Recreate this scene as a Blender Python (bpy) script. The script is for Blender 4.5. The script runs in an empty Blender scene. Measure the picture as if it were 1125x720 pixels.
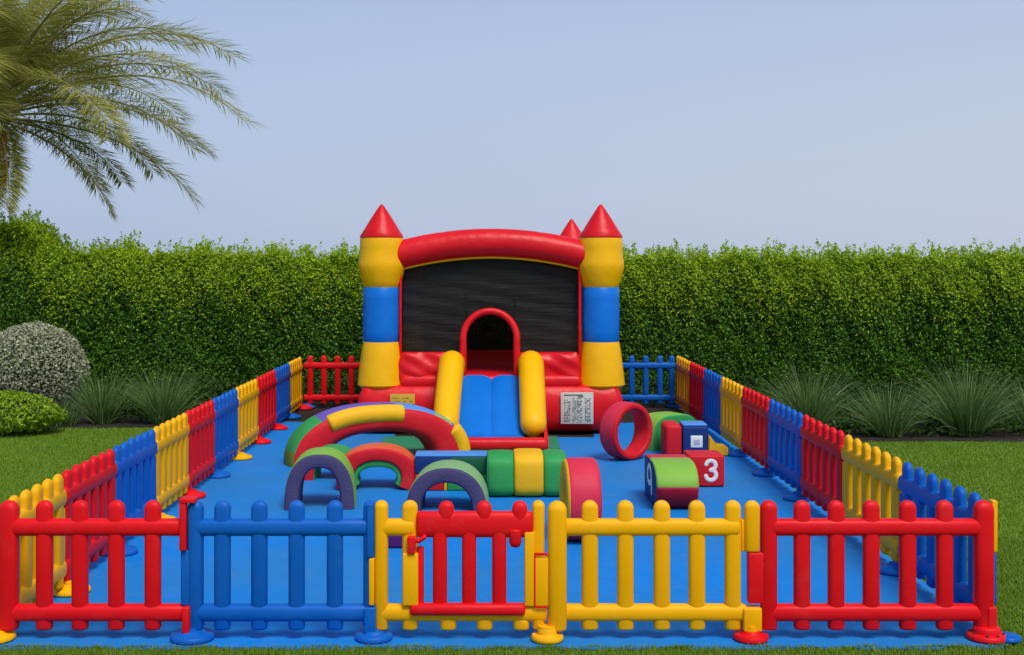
import bpy, bmesh, math, random
import numpy as np
from mathutils import Vector, Matrix
PI = math.pi
R = math.radians
random.seed(7)
rng = np.random.default_rng(11)
S = bpy.context.scene
COL = S.collection

# ------------------------------------------------------------------ camera
CAM_H = 1.78
cam_d = bpy.data.cameras.new('camera')
cam = bpy.data.objects.new('camera', cam_d)
COL.objects.link(cam)
cam.location = (0, 0, CAM_H)
cam.rotation_euler = (R(90), 0, 0)
cam_d.lens = 42.46
cam_d.sensor_width = 36
cam_d.shift_x = 0.0227
cam_d.shift_y = -0.0578
cam_d.clip_end = 2000
S.camera = cam

# ------------------------------------------------------------------ light
SUN_EL, SUN_AZ = 57, 156          # azimuth clockwise from +Y: behind the camera, to the right
w = bpy.data.worlds.new('World')
S.world = w
w.use_nodes = True
nt = w.node_tree
bg = nt.nodes['Background']
sky = nt.nodes.new('ShaderNodeTexSky')
sky.sky_type = 'NISHITA'
sky.sun_disc = False
sky.sun_elevation = R(SUN_EL)
sky.sun_rotation = R(SUN_AZ)
sky.air_density = 1.25
sky.dust_density = 1.0
sky.ozone_density = 2.5
hs = nt.nodes.new('ShaderNodeHueSaturation')
hs.inputs['Saturation'].default_value = 0.9
mx = nt.nodes.new('ShaderNodeMix'); mx.data_type = 'RGBA'; mx.blend_type = 'MULTIPLY'
mx.inputs['Factor'].default_value = 1.0
mx.inputs[7].default_value = (1.40, 1.40, 1.55, 1)
nt.links.new(sky.outputs[0], hs.inputs['Color'])
nt.links.new(hs.outputs[0], mx.inputs[6])
# pale desert haze towards the horizon
wtc = nt.nodes.new('ShaderNodeTexCoord'); sx_ = nt.nodes.new('ShaderNodeSeparateXYZ')
nt.links.new(wtc.outputs['Generated'], sx_.inputs[0])
hr = nt.nodes.new('ShaderNodeMapRange'); hr.interpolation_type = 'SMOOTHSTEP'
hr.inputs[1].default_value = -0.05; hr.inputs[2].default_value = 0.60; hr.inputs[3].default_value = 0.93; hr.inputs[4].default_value = 0.0
nt.links.new(sx_.outputs['Z'], hr.inputs[0])
xr = nt.nodes.new('ShaderNodeMapRange'); xr.inputs[1].default_value = -0.5; xr.inputs[2].default_value = 0.5
nt.links.new(sx_.outputs['X'], xr.inputs[0])
hc = nt.nodes.new('ShaderNodeMix'); hc.data_type = 'RGBA'
hc.inputs[6].default_value = (4.25, 5.4, 7.9, 1); hc.inputs[7].default_value = (5.9, 6.6, 8.2, 1)
nt.links.new(xr.outputs[0], hc.inputs['Factor'])
hm = nt.nodes.new('ShaderNodeMix'); hm.data_type = 'RGBA'
nt.links.new(hr.outputs[0], hm.inputs['Factor'])
nt.links.new(mx.outputs[2], hm.inputs[6]); nt.links.new(hc.outputs[2], hm.inputs[7])
nt.links.new(hm.outputs[2], bg.inputs['Color'])
bg.inputs['Strength'].default_value = 0.09

sd = bpy.data.lights.new('sun', 'SUN')
sun = bpy.data.objects.new('sun', sd)
COL.objects.link(sun)
sd.energy = 2.95
sd.angle = R(24)
sd.color = (1.0, 0.93, 0.83)
az = R(SUN_AZ)
dirv = Vector((math.sin(az)*math.cos(R(SUN_EL)), math.cos(az)*math.cos(R(SUN_EL)), math.sin(R(SUN_EL))))
sun.rotation_euler = dirv.to_track_quat('Z', 'Y').to_euler()
sun.location = (6, -8, 12)
S.view_settings.view_transform = 'Standard'
S.view_settings.look = 'None'
S.view_settings.gamma = 1
S.view_settings.use_curve_mapping = False
S.view_settings.exposure = 0.0

# ------------------------------------------------------------------ materials
def lin(c):
    c = c/255.0
    return c/12.92 if c <= 0.04045 else ((c+0.055)/1.055)**2.4

def mat(name, col, rough=0.5, var=0.10, nscale=3.0, bump=0.0, bscale=40.0, spec=0.16, coat=0.0, wear=0.0):
    m = bpy.data.materials.new(name)
    m.use_nodes = True
    n = m.node_tree.nodes; l = m.node_tree.links
    p = n['Principled BSDF']
    p.inputs['Roughness'].default_value = rough
    p.inputs['Specular IOR Level'].default_value = spec
    p.inputs['Coat Weight'].default_value = coat
    p.inputs['Coat Roughness'].default_value = 0.3
    tc = n.new('ShaderNodeTexCoord')
    no = n.new('ShaderNodeTexNoise'); no.inputs['Scale'].default_value = nscale
    no.inputs['Detail'].default_value = 6
    l.new(tc.outputs['Object'], no.inputs['Vector'])
    mi = n.new('ShaderNodeMix'); mi.data_type = 'RGBA'
    mi.inputs[6].default_value = tuple(c*(1-var) for c in col)+(1,)
    mi.inputs[7].default_value = tuple(min(1, c*(1+var)+0.012*var*5) for c in col)+(1,)
    l.new(no.outputs['Fac'], mi.inputs['Factor'])
    out = mi.outputs[2]
    if wear > 0:       # faint dusty scuffs, with shapes of their own
        n2 = n.new('ShaderNodeTexNoise'); n2.inputs['Scale'].default_value = 5.5; n2.inputs['Detail'].default_value = 9
        n2.inputs['Roughness'].default_value = 0.7
        l.new(tc.outputs['Object'], n2.inputs['Vector'])
        rp = n.new('ShaderNodeValToRGB'); rp.color_ramp.elements[0].position = 0.55; rp.color_ramp.elements[1].position = 0.8
        rp.color_ramp.elements[1].color = (wear, wear, wear, 1)
        l.new(n2.outputs['Fac'], rp.inputs[0])
        m2 = n.new('ShaderNodeMix'); m2.data_type = 'RGBA'
        l.new(rp.outputs[0], m2.inputs['Factor'])
        l.new(out, m2.inputs[6]); m2.inputs[7].default_value = (0.42, 0.38, 0.32, 1)
        out = m2.outputs[2]
    l.new(out, p.inputs['Base Color'])
    mr = n.new('ShaderNodeMapRange'); mr.inputs[3].default_value = max(0, rough-0.08); mr.inputs[4].default_value = min(1, rough+0.12)
    l.new(no.outputs['Fac'], mr.inputs[0]); l.new(mr.outputs[0], p.inputs['Roughness'])
    if bump > 0:
        nb = n.new('ShaderNodeTexNoise'); nb.inputs['Scale'].default_value = bscale; nb.inputs['Detail'].default_value = 5
        l.new(tc.outputs['Object'], nb.inputs['Vector'])
        b = n.new('ShaderNodeBump'); b.inputs['Strength'].default_value = bump; b.inputs['Distance'].default_value = 0.02
        l.new(nb.outputs['Fac'], b.inputs['Height']); l.new(b.outputs[0], p.inputs['Normal'])
    return m

RED = (0.72, 0.004, 0.010); YEL = (0.88, 0.42, 0.0); BLU = (0.0, 0.105, 0.46)
M = {}
M['p_red'] = mat('red_plastic', RED, 0.42, 0.08, 4, 0.05, 40, wear=0.06)
M['p_yellow'] = mat('yellow_plastic', YEL, 0.42, 0.07, 4, 0.05, 40, wear=0.06)
M['p_blue'] = mat('blue_plastic', BLU, 0.42, 0.12, 4, 0.05, 40, wear=0.05)
M['v_red'] = mat('red_vinyl', (0.66, 0.003, 0.008), 0.36, 0.12, 2, 0.5, 6, spec=0.25)
M['v_yellow'] = mat('yellow_vinyl', (0.9, 0.46, 0.0), 0.36, 0.06, 2, 0.45, 6, spec=0.25)
M['v_blue'] = mat('blue_vinyl', (0.0, 0.16, 0.62), 0.36, 0.12, 2, 0.45, 6, spec=0.25)
M['f_red'] = mat('red_foam_cover', (0.6, 0.01, 0.02), 0.5, 0.12, 5, 0.2, 12, wear=0.08)
M['f_pink'] = mat('pink_red_foam_cover', (0.64, 0.028, 0.065), 0.5, 0.12, 5, 0.2, 12, wear=0.08)
M['f_orange'] = mat('orange_foam_cover', (0.72, 0.11, 0.03), 0.5, 0.2, 5, 0.2, 12)
M['f_green'] = mat('green_foam_cover', (0.03, 0.31, 0.075), 0.5, 0.14, 5, 0.2, 12, wear=0.08)
M['f_lime'] = mat('lime_foam_cover', (0.21, 0.43, 0.05), 0.5, 0.12, 5, 0.2, 12, wear=0.08)
M['f_pale'] = mat('pale_green_foam_cover', (0.22, 0.42, 0.17), 0.5, 0.12, 5, 0.2, 12, wear=0.08)
M['f_purple'] = mat('purple_foam_cover', (0.14, 0.085, 0.42), 0.5, 0.12, 5, 0.2, 12)
M['f_slate'] = mat('slate_purple_foam', (0.062, 0.052, 0.13), 0.7, 0.12, 5, 0.3, 60)
M['f_plum'] = mat('dark_plum_foam', (0.085, 0.012, 0.14), 0.6, 0.12, 5, 0.2, 12)
M['f_navy'] = mat('navy_foam_cover', (0.006, 0.035, 0.17), 0.5, 0.12, 5, 0.2, 12)
M['f_skyblue'] = mat('sky_blue_foam_cover', (0.08, 0.27, 0.66), 0.5, 0.12, 5, 0.2, 12)
M['f_dkgreen'] = mat('dark_green_foam_cover', (0.008, 0.11, 0.05), 0.5, 0.14, 5, 0.2, 12)
M['f_yellow'] = mat('yellow_foam_cover', (0.82, 0.44, 0.01), 0.5, 0.08, 5, 0.2, 12, wear=0.06)
M['f_olive'] = mat('olive_foam_cover', (0.15, 0.2, 0.015), 0.5, 0.12, 5, 0.2, 12)
M['f_teal'] = mat('green_mat_foam', (0.015, 0.22, 0.11), 0.6, 0.15, 4, 0.2, 20)
M['white'] = mat('white_print', (0.78, 0.78, 0.76), 0.5, 0.05)
M['grey_print'] = mat('grey_print', (0.42, 0.47, 0.55), 0.5, 0.05)
M['ink'] = mat('dark_ink', (0.06, 0.07, 0.08), 0.6, 0.1)
M['ink_brown'] = mat('brown_ink', (0.30, 0.16, 0.02), 0.6, 0.1)
M['paper'] = mat('warning_label_paper', (0.56, 0.56, 0.47), 0.5, 0.08, 12)
M['paper_y'] = mat('yellow_label_paper', (0.60, 0.38, 0.04), 0.5, 0.12, 12)
M['screw'] = mat('dark_plug', (0.08, 0.03, 0.03), 0.6, 0.1)

def play_mat():
    m = bpy.data.materials.new('blue_play_mat'); m.use_nodes = True
    n = m.node_tree.nodes; l = m.node_tree.links; p = n['Principled BSDF']
    tc = n.new('ShaderNodeTexCoord')
    a = n.new('ShaderNodeTexNoise'); a.inputs['Scale'].default_value = 0.55; a.inputs['Detail'].default_value = 4
    l.new(tc.outputs['Object'], a.inputs['Vector'])
    r = n.new('ShaderNodeValToRGB')
    r.color_ramp.elements[0].position = 0.35; r.color_ramp.elements[0].color = (0.0, 0.205, 0.66, 1)
    r.color_ramp.elements[1].position = 0.68; r.color_ramp.elements[1].color = (0.022, 0.19, 0.47, 1)
    l.new(a.outputs['Fac'], r.inputs[0])
    d = n.new('ShaderNodeTexNoise'); d.inputs['Scale'].default_value = 9; d.inputs['Detail'].default_value = 9; d.inputs['Roughness'].default_value = 0.75
    l.new(tc.outputs['Object'], d.inputs['Vector'])
    rr = n.new('ShaderNodeValToRGB'); rr.color_ramp.elements[0].position = 0.5; rr.color_ramp.elements[1].position = 0.85
    rr.color_ramp.elements[1].color = (0.26, 0.26, 0.26, 1)
    l.new(d.outputs['Fac'], rr.inputs[0])
    mi = n.new('ShaderNodeMix'); mi.data_type = 'RGBA'
    l.new(rr.outputs[0], mi.inputs['Factor']); l.new(r.outputs[0], mi.inputs[6]); mi.inputs[7].default_value = (0.20, 0.27, 0.36, 1)
    l.new(mi.outputs[2], p.inputs['Base Color'])
    p.inputs['Roughness'].default_value = 0.6; p.inputs['Specular IOR Level'].default_value = 0.12
    nb = n.new('ShaderNodeTexNoise'); nb.inputs['Scale'].default_value = 120
    nb2 = n.new('ShaderNodeTexNoise'); nb2.inputs['Scale'].default_value = 2.2
    ad = n.new('ShaderNodeMath'); ad.operation = 'MULTIPLY_ADD'; ad.inputs[1].default_value = 0.1
    l.new(tc.outputs['Object'], nb.inputs['Vector']); l.new(tc.outputs['Object'], nb2.inputs['Vector'])
    l.new(nb.outputs['Fac'], ad.inputs[0]); l.new(nb2.outputs['Fac'], ad.inputs[2])
    b = n.new('ShaderNodeBump'); b.inputs['Strength'].default_value = 0.35; b.inputs['Distance'].default_value = 0.03
    l.new(ad.outputs[0], b.inputs['Height']); l.new(b.outputs[0], p.inputs['Normal'])
    return m
M['mat'] = play_mat()

def leaf_mat(name, c0, c1, c2=None, rough=0.5, trans=0.25, spec=0.35):
    m = bpy.data.materials.new(name); m.use_nodes = True
    n = m.node_tree.nodes; l = m.node_tree.links; p = n['Principled BSDF']
    g = n.new('ShaderNodeNewGeometry')
    r = n.new('ShaderNodeValToRGB')
    r.color_ramp.elements[0].color = c0+(1,); r.color_ramp.elements[1].color = c1+(1,)
    if c2:
        e = r.color_ramp.elements.new(0.88); e.color = c1+(1,)
        r.color_ramp.elements[-1].color = c2+(1,)
    l.new(g.outputs['Random Per Island'], r.inputs[0])
    l.new(r.outputs[0], p.inputs['Base Color'])
    p.inputs['Roughness'].default_value = rough
    p.inputs['Specular IOR Level'].default_value = spec
    t = n.new('ShaderNodeBsdfTranslucent'); l.new(r.outputs[0], t.inputs['Color'])
    ms = n.new('ShaderNodeMixShader'); ms.inputs[0].default_value = trans
    l.new(p.outputs[0], ms.inputs[1]); l.new(t.outputs[0], ms.inputs[2])
    l.new(ms.outputs[0], n['Material Output'].inputs['Surface'])
    return m
M['hedge_leaf'] = leaf_mat('hedge_leaf', (0.026, 0.095, 0.005), (0.10, 0.26, 0.012), (0.22, 0.42, 0.03), spec=0.25, trans=0.35)
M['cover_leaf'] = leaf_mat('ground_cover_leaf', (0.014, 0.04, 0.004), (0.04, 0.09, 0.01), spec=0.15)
M['new_lit_leaf'] = leaf_mat('new_growth_lit_leaf', (0.20, 0.37, 0.006), (0.48, 0.62, 0.02), spec=0.25, trans=0.4)  # new growth, also paled so the hedge top looks lit
M['silver_leaf'] = leaf_mat('silver_leaf', (0.22, 0.24, 0.12), (0.48, 0.50, 0.33), (0.66, 0.62, 0.34))
M['shrub_leaf'] = leaf_mat('low_shrub_leaf', (0.12, 0.25, 0.008), (0.33, 0.48, 0.014))
M['palm_leaf'] = leaf_mat('palm_leaflet', (0.24, 0.26, 0.045), (0.50, 0.49, 0.12), (0.70, 0.56, 0.18), 0.5, 0.5, 0.25)
M['tuft'] = leaf_mat('fountain_grass_blade', (0.055, 0.13, 0.025), (0.16, 0.27, 0.065), (0.42, 0.46, 0.22))
M['blade'] = leaf_mat('lawn_blade', (0.105, 0.21, 0.010), (0.18, 0.30, 0.016), (0.27, 0.34, 0.035))
M['dark_core'] = mat('shade_core_dark', (0.018, 0.028, 0.008), 0.9, 0.4, 8, 0.8, 12)  # near-black colour of the added cores that stop light inside foliage
M['stem'] = mat('woody_stem', (0.10, 0.07, 0.04), 0.85, 0.3, 12, 0.5, 30)
M['rachis'] = mat('palm_rachis', (0.30, 0.25, 0.085), 0.5, 0.2, 6)
M['date'] = mat('date_fruit', (0.62, 0.20, 0.015), 0.5, 0.2, 20, 0.3, 60)
M['trunk'] = mat('palm_trunk_bark', (0.20, 0.135, 0.08), 0.9, 0.4, 6, 1.0, 14)
M['soil_shade'] = mat('soil_and_lawn_shade', (0.020, 0.014, 0.009), 0.95, 0.4, 8, 1.0, 25)  # near-black, so the strip behind the mat reads as shadow

def lawn_mat():
    m = bpy.data.materials.new('lawn'); m.use_nodes = True
    n = m.node_tree.nodes; l = m.node_tree.links; p = n['Principled BSDF']
    tc = n.new('ShaderNodeTexCoord')
    a = n.new('ShaderNodeTexNoise'); a.inputs['Scale'].default_value = 60; a.inputs['Detail'].default_value = 6
    b = n.new('ShaderNodeTexNoise'); b.inputs['Scale'].default_value = 0.9; b.inputs['Detail'].default_value = 5
    l.new(tc.outputs['Object'], a.inputs['Vector']); l.new(tc.outputs['Object'], b.inputs['Vector'])
    r = n.new('ShaderNodeValToRGB')
    r.color_ramp.elements[0].position = 0.3; r.color_ramp.elements[0].color = (0.085, 0.175, 0.010, 1)
    r.color_ramp.elements[1].position = 0.7; r.color_ramp.elements[1].color = (0.19, 0.31, 0.022, 1)
    l.new(a.outputs['Fac'], r.inputs[0])
    mr = n.new('ShaderNodeMapRange'); mr.inputs[1].default_value = 0.3; mr.inputs[2].default_value = 0.7
    mr.inputs[3].default_value = 0.8; mr.inputs[4].default_value = 1.15
    l.new(b.outputs['Fac'], mr.inputs[0])
    mi = n.new('ShaderNodeVectorMath'); mi.operation = 'SCALE'
    l.new(r.outputs[0], mi.inputs[0]); l.new(mr.outputs[0], mi.inputs['Scale'])
    l.new(mi.outputs[0], p.inputs['Base Color'])
    p.inputs['Roughness'].default_value = 0.85; p.inputs['Specular IOR Level'].default_value = 0.15
    bu = n.new('ShaderNodeBump'); bu.inputs['Strength'].default_value = 0.9; bu.inputs['Distance'].default_value = 0.03
    l.new(a.outputs['Fac'], bu.inputs['Height']); l.new(bu.outputs[0], p.inputs['Normal'])
    return m
M['lawn'] = lawn_mat()

def net_mat():
    m = bpy.data.materials.new('black_netting'); m.use_nodes = True
    n = m.node_tree.nodes; l = m.node_tree.links; p = n['Principled BSDF']
    p.inputs['Base Color'].default_value = (0.013, 0.012, 0.010, 1)
    p.inputs['Roughness'].default_value = 0.7
    p.inputs['Specular IOR Level'].default_value = 0.25
    tc = n.new('ShaderNodeTexCoord'); mp = n.new('ShaderNodeMapping'); mp.inputs['Scale'].default_value = (2.0, 2.0, 16)
    no = n.new('ShaderNodeTexNoise'); no.inputs['Scale'].default_value = 1.6; no.inputs['Detail'].default_value = 6
    no.inputs['Distortion'].default_value = 0.6
    l.new(tc.outputs['Object'], mp.inputs[0]); l.new(mp.outputs[0], no.inputs['Vector'])
    b = n.new('ShaderNodeBump'); b.inputs['Strength'].default_value = 0.3; b.inputs['Distance'].default_value = 0.05
    l.new(no.outputs['Fac'], b.inputs['Height']); l.new(b.outputs[0], p.inputs['Normal'])
    t = n.new('ShaderNodeBsdfTransparent')
    ms = n.new('ShaderNodeMixShader'); ms.inputs[0].default_value = 0.08
    l.new(p.outputs[0], ms.inputs[1]); l.new(t.outputs[0], ms.inputs[2])
    l.new(ms.outputs[0], n['Material Output'].inputs['Surface'])
    return m
M['net'] = net_mat()

# ------------------------------------------------------------------ object helpers
def tag(o, label=None, cat=None, group=None, kind=None):
    if label: o['label'] = label
    if cat: o['category'] = cat
    if group: o['group'] = group
    if kind: o['kind'] = kind
    return o

def thing(name, label, cat, loc=(0, 0, 0), rz=0, group=None):
    o = bpy.data.objects.new(name, None); COL.objects.link(o)
    o.location = loc; o.rotation_euler = (0, 0, rz); o.empty_display_size = 0.1
    return tag(o, label, cat, group)

def link_mesh(name, me, mats, parent=None, smooth=True):
    if not isinstance(mats, (list, tuple)): mats = [mats]
    for m in mats: me.materials.append(m)
    if smooth:
        me.polygons.foreach_set('use_smooth', [True]*len(me.polygons))
    o = bpy.data.objects.new(name, me); COL.objects.link(o)
    if parent: o.parent = parent
    return o

def from_bm(name, bm, mats, parent=None, smooth=True):
    bmesh.ops.recalc_face_normals(bm, faces=bm.faces)
    me = bpy.data.meshes.new(name); bm.to_mesh(me); bm.free()
    o = link_mesh(name, me, mats, parent, smooth)
    if smooth:
        try: me.set_sharp_from_angle(angle=R(50))
        except Exception: pass
    return o

def grid_faces(bm, rings, closed_u=True, cap=True, midx=0, matf=None):
    """rings: list of lists of Vectors; joins consecutive rings."""
    vs = [[bm.verts.new(p) for p in r] for r in rings]
    n = len(vs[0])
    for i in range(len(vs)-1):
        for j in range(n if closed_u else n-1):
            k = (j+1) % n
            f = bm.faces.new((vs[i][j], vs[i][k], vs[i+1][k], vs[i+1][j]))
            f.material_index = matf(i, j) if matf else midx
    if cap and closed_u:
        f = bm.faces.new(vs[0][::-1]); f.material_index = matf(0, 0) if matf else midx
        f = bm.faces.new(vs[-1]); f.material_index = matf(len(vs)-2, 0) if matf else midx
    return vs

def super_sec(wx, wy, n=20, e=3.2):
    out = []
    for i in range(n):
        a = 2*PI*i/n
        c, s = math.cos(a), math.sin(a)
        out.append((wx/2*math.copysign(abs(c)**(2/e), c), wy/2*math.copysign(abs(s)**(2/e), s)))
    return out

def add_slat(bm, x, z0, z1, wd, dp, y=0, top_r=None, bot_r=0.012, midx=0):
    """upright bar: rounded section, domed top"""
    sec = super_sec(wd, dp, 20, 3.0)
    tr = wd*0.5 if top_r is None else top_r
    rings = []
    for t in (0, 0.5, 1):
        a = PI/2*t; k = 1-(bot_r/(wd/2))*(1-math.sin(a))
        rings.append([Vector((x+p[0]*k, y+p[1]*k, z0+bot_r*(1-math.cos(a)))) for p in sec])
    n = 7
    for i in range(n+1):
        a = PI/2*i/n
        base = 1-(tr/(wd/2)); base = max(0, base)
        k = base+(1-base)*math.cos(a)
        k = max(k, 0.04)
        rings.append([Vector((x+p[0]*k, y+p[1]*k, z1-tr+tr*math.sin(a))) for p in sec])
    grid_faces(bm, rings, matf=lambda i, j: midx)

def add_rail(bm, x0, x1, zc, h, dp, y=0, er=0.015):
    sec = super_sec(dp, h, 20, 2.6)
    rings = []
    L = [(x0, 1-er/(h/2)), (x0+er*0.3, 1-er/(h/2)*0.3), (x0+er, 1)]
    m = max(2, int((x1-x0)/0.2))
    for i in range(1, m): L.append((x0+er+(x1-x0-2*er)*i/m, 1))
    L += [(x1-er, 1), (x1-er*0.3, 1-er/(h/2)*0.3), (x1, 1-er/(h/2))]
    for xx, k in L:
        rings.append([Vector((xx, y+p[0]*k, zc+p[1]*k)) for p in sec])
    grid_faces(bm, rings)

def add_box(bm, x0, x1, y0, y1, z0, z1, bev=0.008, seg=3, midx=0):
    m = Matrix.Translation(((x0+x1)/2, (y0+y1)/2, (z0+z1)/2)) @ Matrix.Diagonal((x1-x0, y1-y0, z1-z0, 1))
    r = bmesh.ops.create_cube(bm, size=1, matrix=m)
    vs = r['verts']
    fs = set(f for v in vs for f in v.link_faces)
    for f in fs: f.material_index = midx
    if bev > 0:
        es = list(set(e for v in vs for e in v.link_edges))
        bmesh.ops.bevel(bm, geom=es, offset=bev, segments=seg, profile=0.5, affect='EDGES')

def add_lathe(bm, x, y, prof, n=32, midx=0, cap=True):
    rings = [[Vector((x+r*math.cos(2*PI*j/n), y+r*math.sin(2*PI*j/n), z)) for j in range(n)] for r, z in prof]
    grid_faces(bm, rings, cap=cap, matf=lambda i, j: midx)

def catmull(pts, k=6):
    P = [Vector(p) for p in pts]
    P = [P[0]*2-P[1]]+P+[P[-1]*2-P[-2]]
    out = []
    for i in range(1, len(P)-2):
        for j in range(k):
            t = j/k
            out.append(0.5*((2*P[i])+(P[i+1]-P[i-1])*t+(2*P[i-1]-5*P[i]+4*P[i+1]-P[i+2])*t*t+(3*P[i]-P[i-1]-3*P[i+1]+P[i+2])*t**3))
    out.append(P[-2])
    return out

def add_tube(bm, pts, r, n=14, up=Vector((0, 0, 1)), ends='round', flat=None, midx=0, cap_len=1.0):
    """r: number or function of t. flat: (axis Vector, factor) squashes the section along an axis"""
    pts = [Vector(p) for p in pts]
    rf = r if callable(r) else (lambda t: r)
    rings = []
    N = len(pts)
    prev = None
    def ring(c, T, rad):
        nonlocal prev
        a = (up if prev is None else prev)
        s = T.cross(a)
        if s.length < 1e-4: s = T.cross(Vector((1, 0.1, 0)))
        s.normalize(); u = s.cross(T).normalized(); prev = u
        out = []
        for j in range(n):
            q = 2*PI*j/n
            d = s*(math.cos(q)*rad)+u*(math.sin(q)*rad)
            if flat: d = d-flat[0]*(d.dot(flat[0])*(1-flat[1]))
            out.append(c+d)
        return out
    T0 = (pts[1]-pts[0]).normalized(); T1 = (pts[-1]-pts[-2]).normalized()
    if ends == 'round':
        for a in (80, 60, 40, 20):
            rr = rf(0); rings.append(ring(pts[0]-T0*(rr*cap_len*math.sin(R(a))), T0, rr*math.cos(R(a))))
    for i in range(N):
        T = (pts[min(i+1, N-1)]-pts[max(i-1, 0)]).normalized()
        rings.append(ring(pts[i], T, rf(i/(N-1))))
    if ends == 'round':
        for a in (20, 40, 60, 80):
            rr = rf(1); rings.append(ring(pts[-1]+T1*(rr*cap_len*math.sin(R(a))), T1, rr*math.cos(R(a))))
    grid_faces(bm, rings, matf=lambda i, j: midx)

def add_arch(bm, ao, bo, ai, bi, depth, matf, t0=0, t1=PI, n=48, e=6, closed=False, ns=28, zoff=0.0, power=1.0):
    """arch swept in local XZ; section = rounded box between the inner and outer curves."""
    rings = []; secinfo = []
    for j in range(ns):
        a = 2*PI*j/ns
        c, s = math.cos(a), math.sin(a)
        secinfo.append((math.copysign(abs(c)**(2/e), c), math.copysign(abs(s)**(2/e), s)))
    N = n if closed else n+1
    for i in range(N):
        t = t0+(t1-t0)*i/n
        ct, st = math.cos(t), math.sin(t)
        if power != 1.0:
            ct = math.copysign(abs(ct)**power, ct); st = math.copysign(abs(st)**power, st)
        O = Vector((ao*ct, 0, bo*st)); I = Vector((ai*ct, 0, bi*st))
        C = (O+I)/2; D = (O-I)/2
        rings.append([C+D*u+Vector((0, v*depth/2, zoff)) for u, v in secinfo])
    vs = [[bm.verts.new(p) for p in r] for r in rings]
    M_ = N if closed else N-1
    for i in range(M_):
        i2 = (i+1) % N
        for j in range(ns):
            k = (j+1) % ns
            f = bm.faces.new((vs[i][j], vs[i][k], vs[i2][k], vs[i2][j]))
            u = (secinfo[j][0]+secinfo[k][0])/2; v = (secinfo[j][1]+secinfo[k][1])/2
            side = ('front' if v < 0 else 'back') if abs(v) >= abs(u)-0.02 else ('out' if u > 0 else 'in')
            f.material_index = matf((i+0.5)/n, side, u, v)
    if not closed:
        for r, ii in ((vs[0][::-1], 0), (vs[-1], n-1)):
            f = bm.faces.new(r); f.material_index = matf((ii+0.5)/n, 'front', 0, -1)

# ------------------------------------------------------------------ setting
bm = bmesh.new()
bmesh.ops.create_grid(bm, x_segments=8, y_segments=8, size=400)
o = from_bm('ground', bm, M['lawn'], smooth=False); o.location = (0, 100, -0.012); tag(o, kind='structure')

def sheet(name, poly, z, m, kind='structure', thick=None):
    bm = bmesh.new()
    vs = [bm.verts.new((x, y, z)) for x, y in poly]
    f = bm.faces.new(vs)
    if thick:
        r = bmesh.ops.extrude_face_region(bm, geom=[f])
        bmesh.ops.translate(bm, verts=[v for v in r['geom'] if isinstance(v, bmesh.types.BMVert)], vec=(0, 0, -thick))
    o = from_bm(name, bm, m, smooth=False); tag(o, kind=kind); return o
# planting bed: soil with an uneven front edge; behind the mat its dark colour paints shaded lawn
pts = []
xs = np.linspace(-13, 13, 120)
def bed_y(x):
    y = 13.55 if x < -2.5 else 12.45
    if x < -4.8: y = 13.55-(min(-x-4.8, 1.0))*0.95
    if -2.5 <= x <= 2.4: y = 12.6  # dark sheet here in place of shaded lawn
    return y+0.05*math.sin(x*3.1)+0.03*math.sin(x*7.7+1)
pts = [(x, bed_y(x)) for x in xs]
sheet('bed_and_lawn_shade', pts+[(13, 24), (-13, 24)], -0.004, M['soil_shade'])

def mat_sheet():
    # rubber play surface, hems a bit wavy
    poly = []
    for x in np.linspace(-2.52, 2.42, 60): poly.append((x, 5.665+0.008*math.sin(x*9)+0.006*math.sin(x*23+1)))
    for y in np.linspace(5.72, 13.85, 50): poly.append((2.47+0.012*math.sin(y*5), y))
    for x in np.linspace(2.45, -2.5, 60): poly.append((x, (12.72 if -1.0 < x < 1.15 else (14.0 if x < 0 else 13.9))+0.02*math.sin(x*4)))
    for y in np.linspace(13.95, 5.72, 50): poly.append((-2.50+0.012*math.sin(y*6), y))
    o = sheet('play_surface', poly, 0.002, M['mat'], thick=0.010)
mat_sheet()

# ------------------------------------------------------------------ fence
FY = 5.8
def fx(px): return (px-537)/228.8
def fz(py): return CAM_H-(py-295)/228.8
Z_TOP = 0.667
FG = 'slatted plastic panels enclosing the play area'

def foot(parent, x, col, y=0.0, name='foot', r=0.105, zr=0.0):
    bm = bmesh.new()
    add_lathe(bm, x, y, [(r*0.90, 0.003), (r, 0.010), (r, 0.022), (r*0.93, 0.032), (r*0.62, 0.036), (r*0.56, 0.045), (r*0.42, 0.049), (0.033, 0.051), (0.031, 0.062)], 36)
    o = from_bm(name, bm, M['p_'+col], parent)
    return o

def slat(parent, x, col, wd=0.078, dp=0.056, z0=0.047, z1=Z_TOP, y=0, name='slat'):
    bm = bmesh.new(); add_slat(bm, x, z0, z1, wd, dp, y)
    return from_bm(name, bm, M['p_'+col], parent)

def rail(parent, x0, x1, zc, col, h=0.083, dp=0.070, y=0, name='rail'):
    bm = bmesh.new(); add_rail(bm, x0, x1, zc, h, dp, y)
    return from_bm(name, bm, M['p_'+col], parent)

def block(parent, x0, x1, z0, z1, col, y0=-0.03, y1=0.03, name='connector', bev=0.007):
    bm = bmesh.new(); add_box(bm, x0, x1, y0, y1, z0, z1, bev)
    return from_bm(name, bm, M['p_'+col], parent)

ZR1, ZR2 = 0.5375, 0.128

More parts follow.
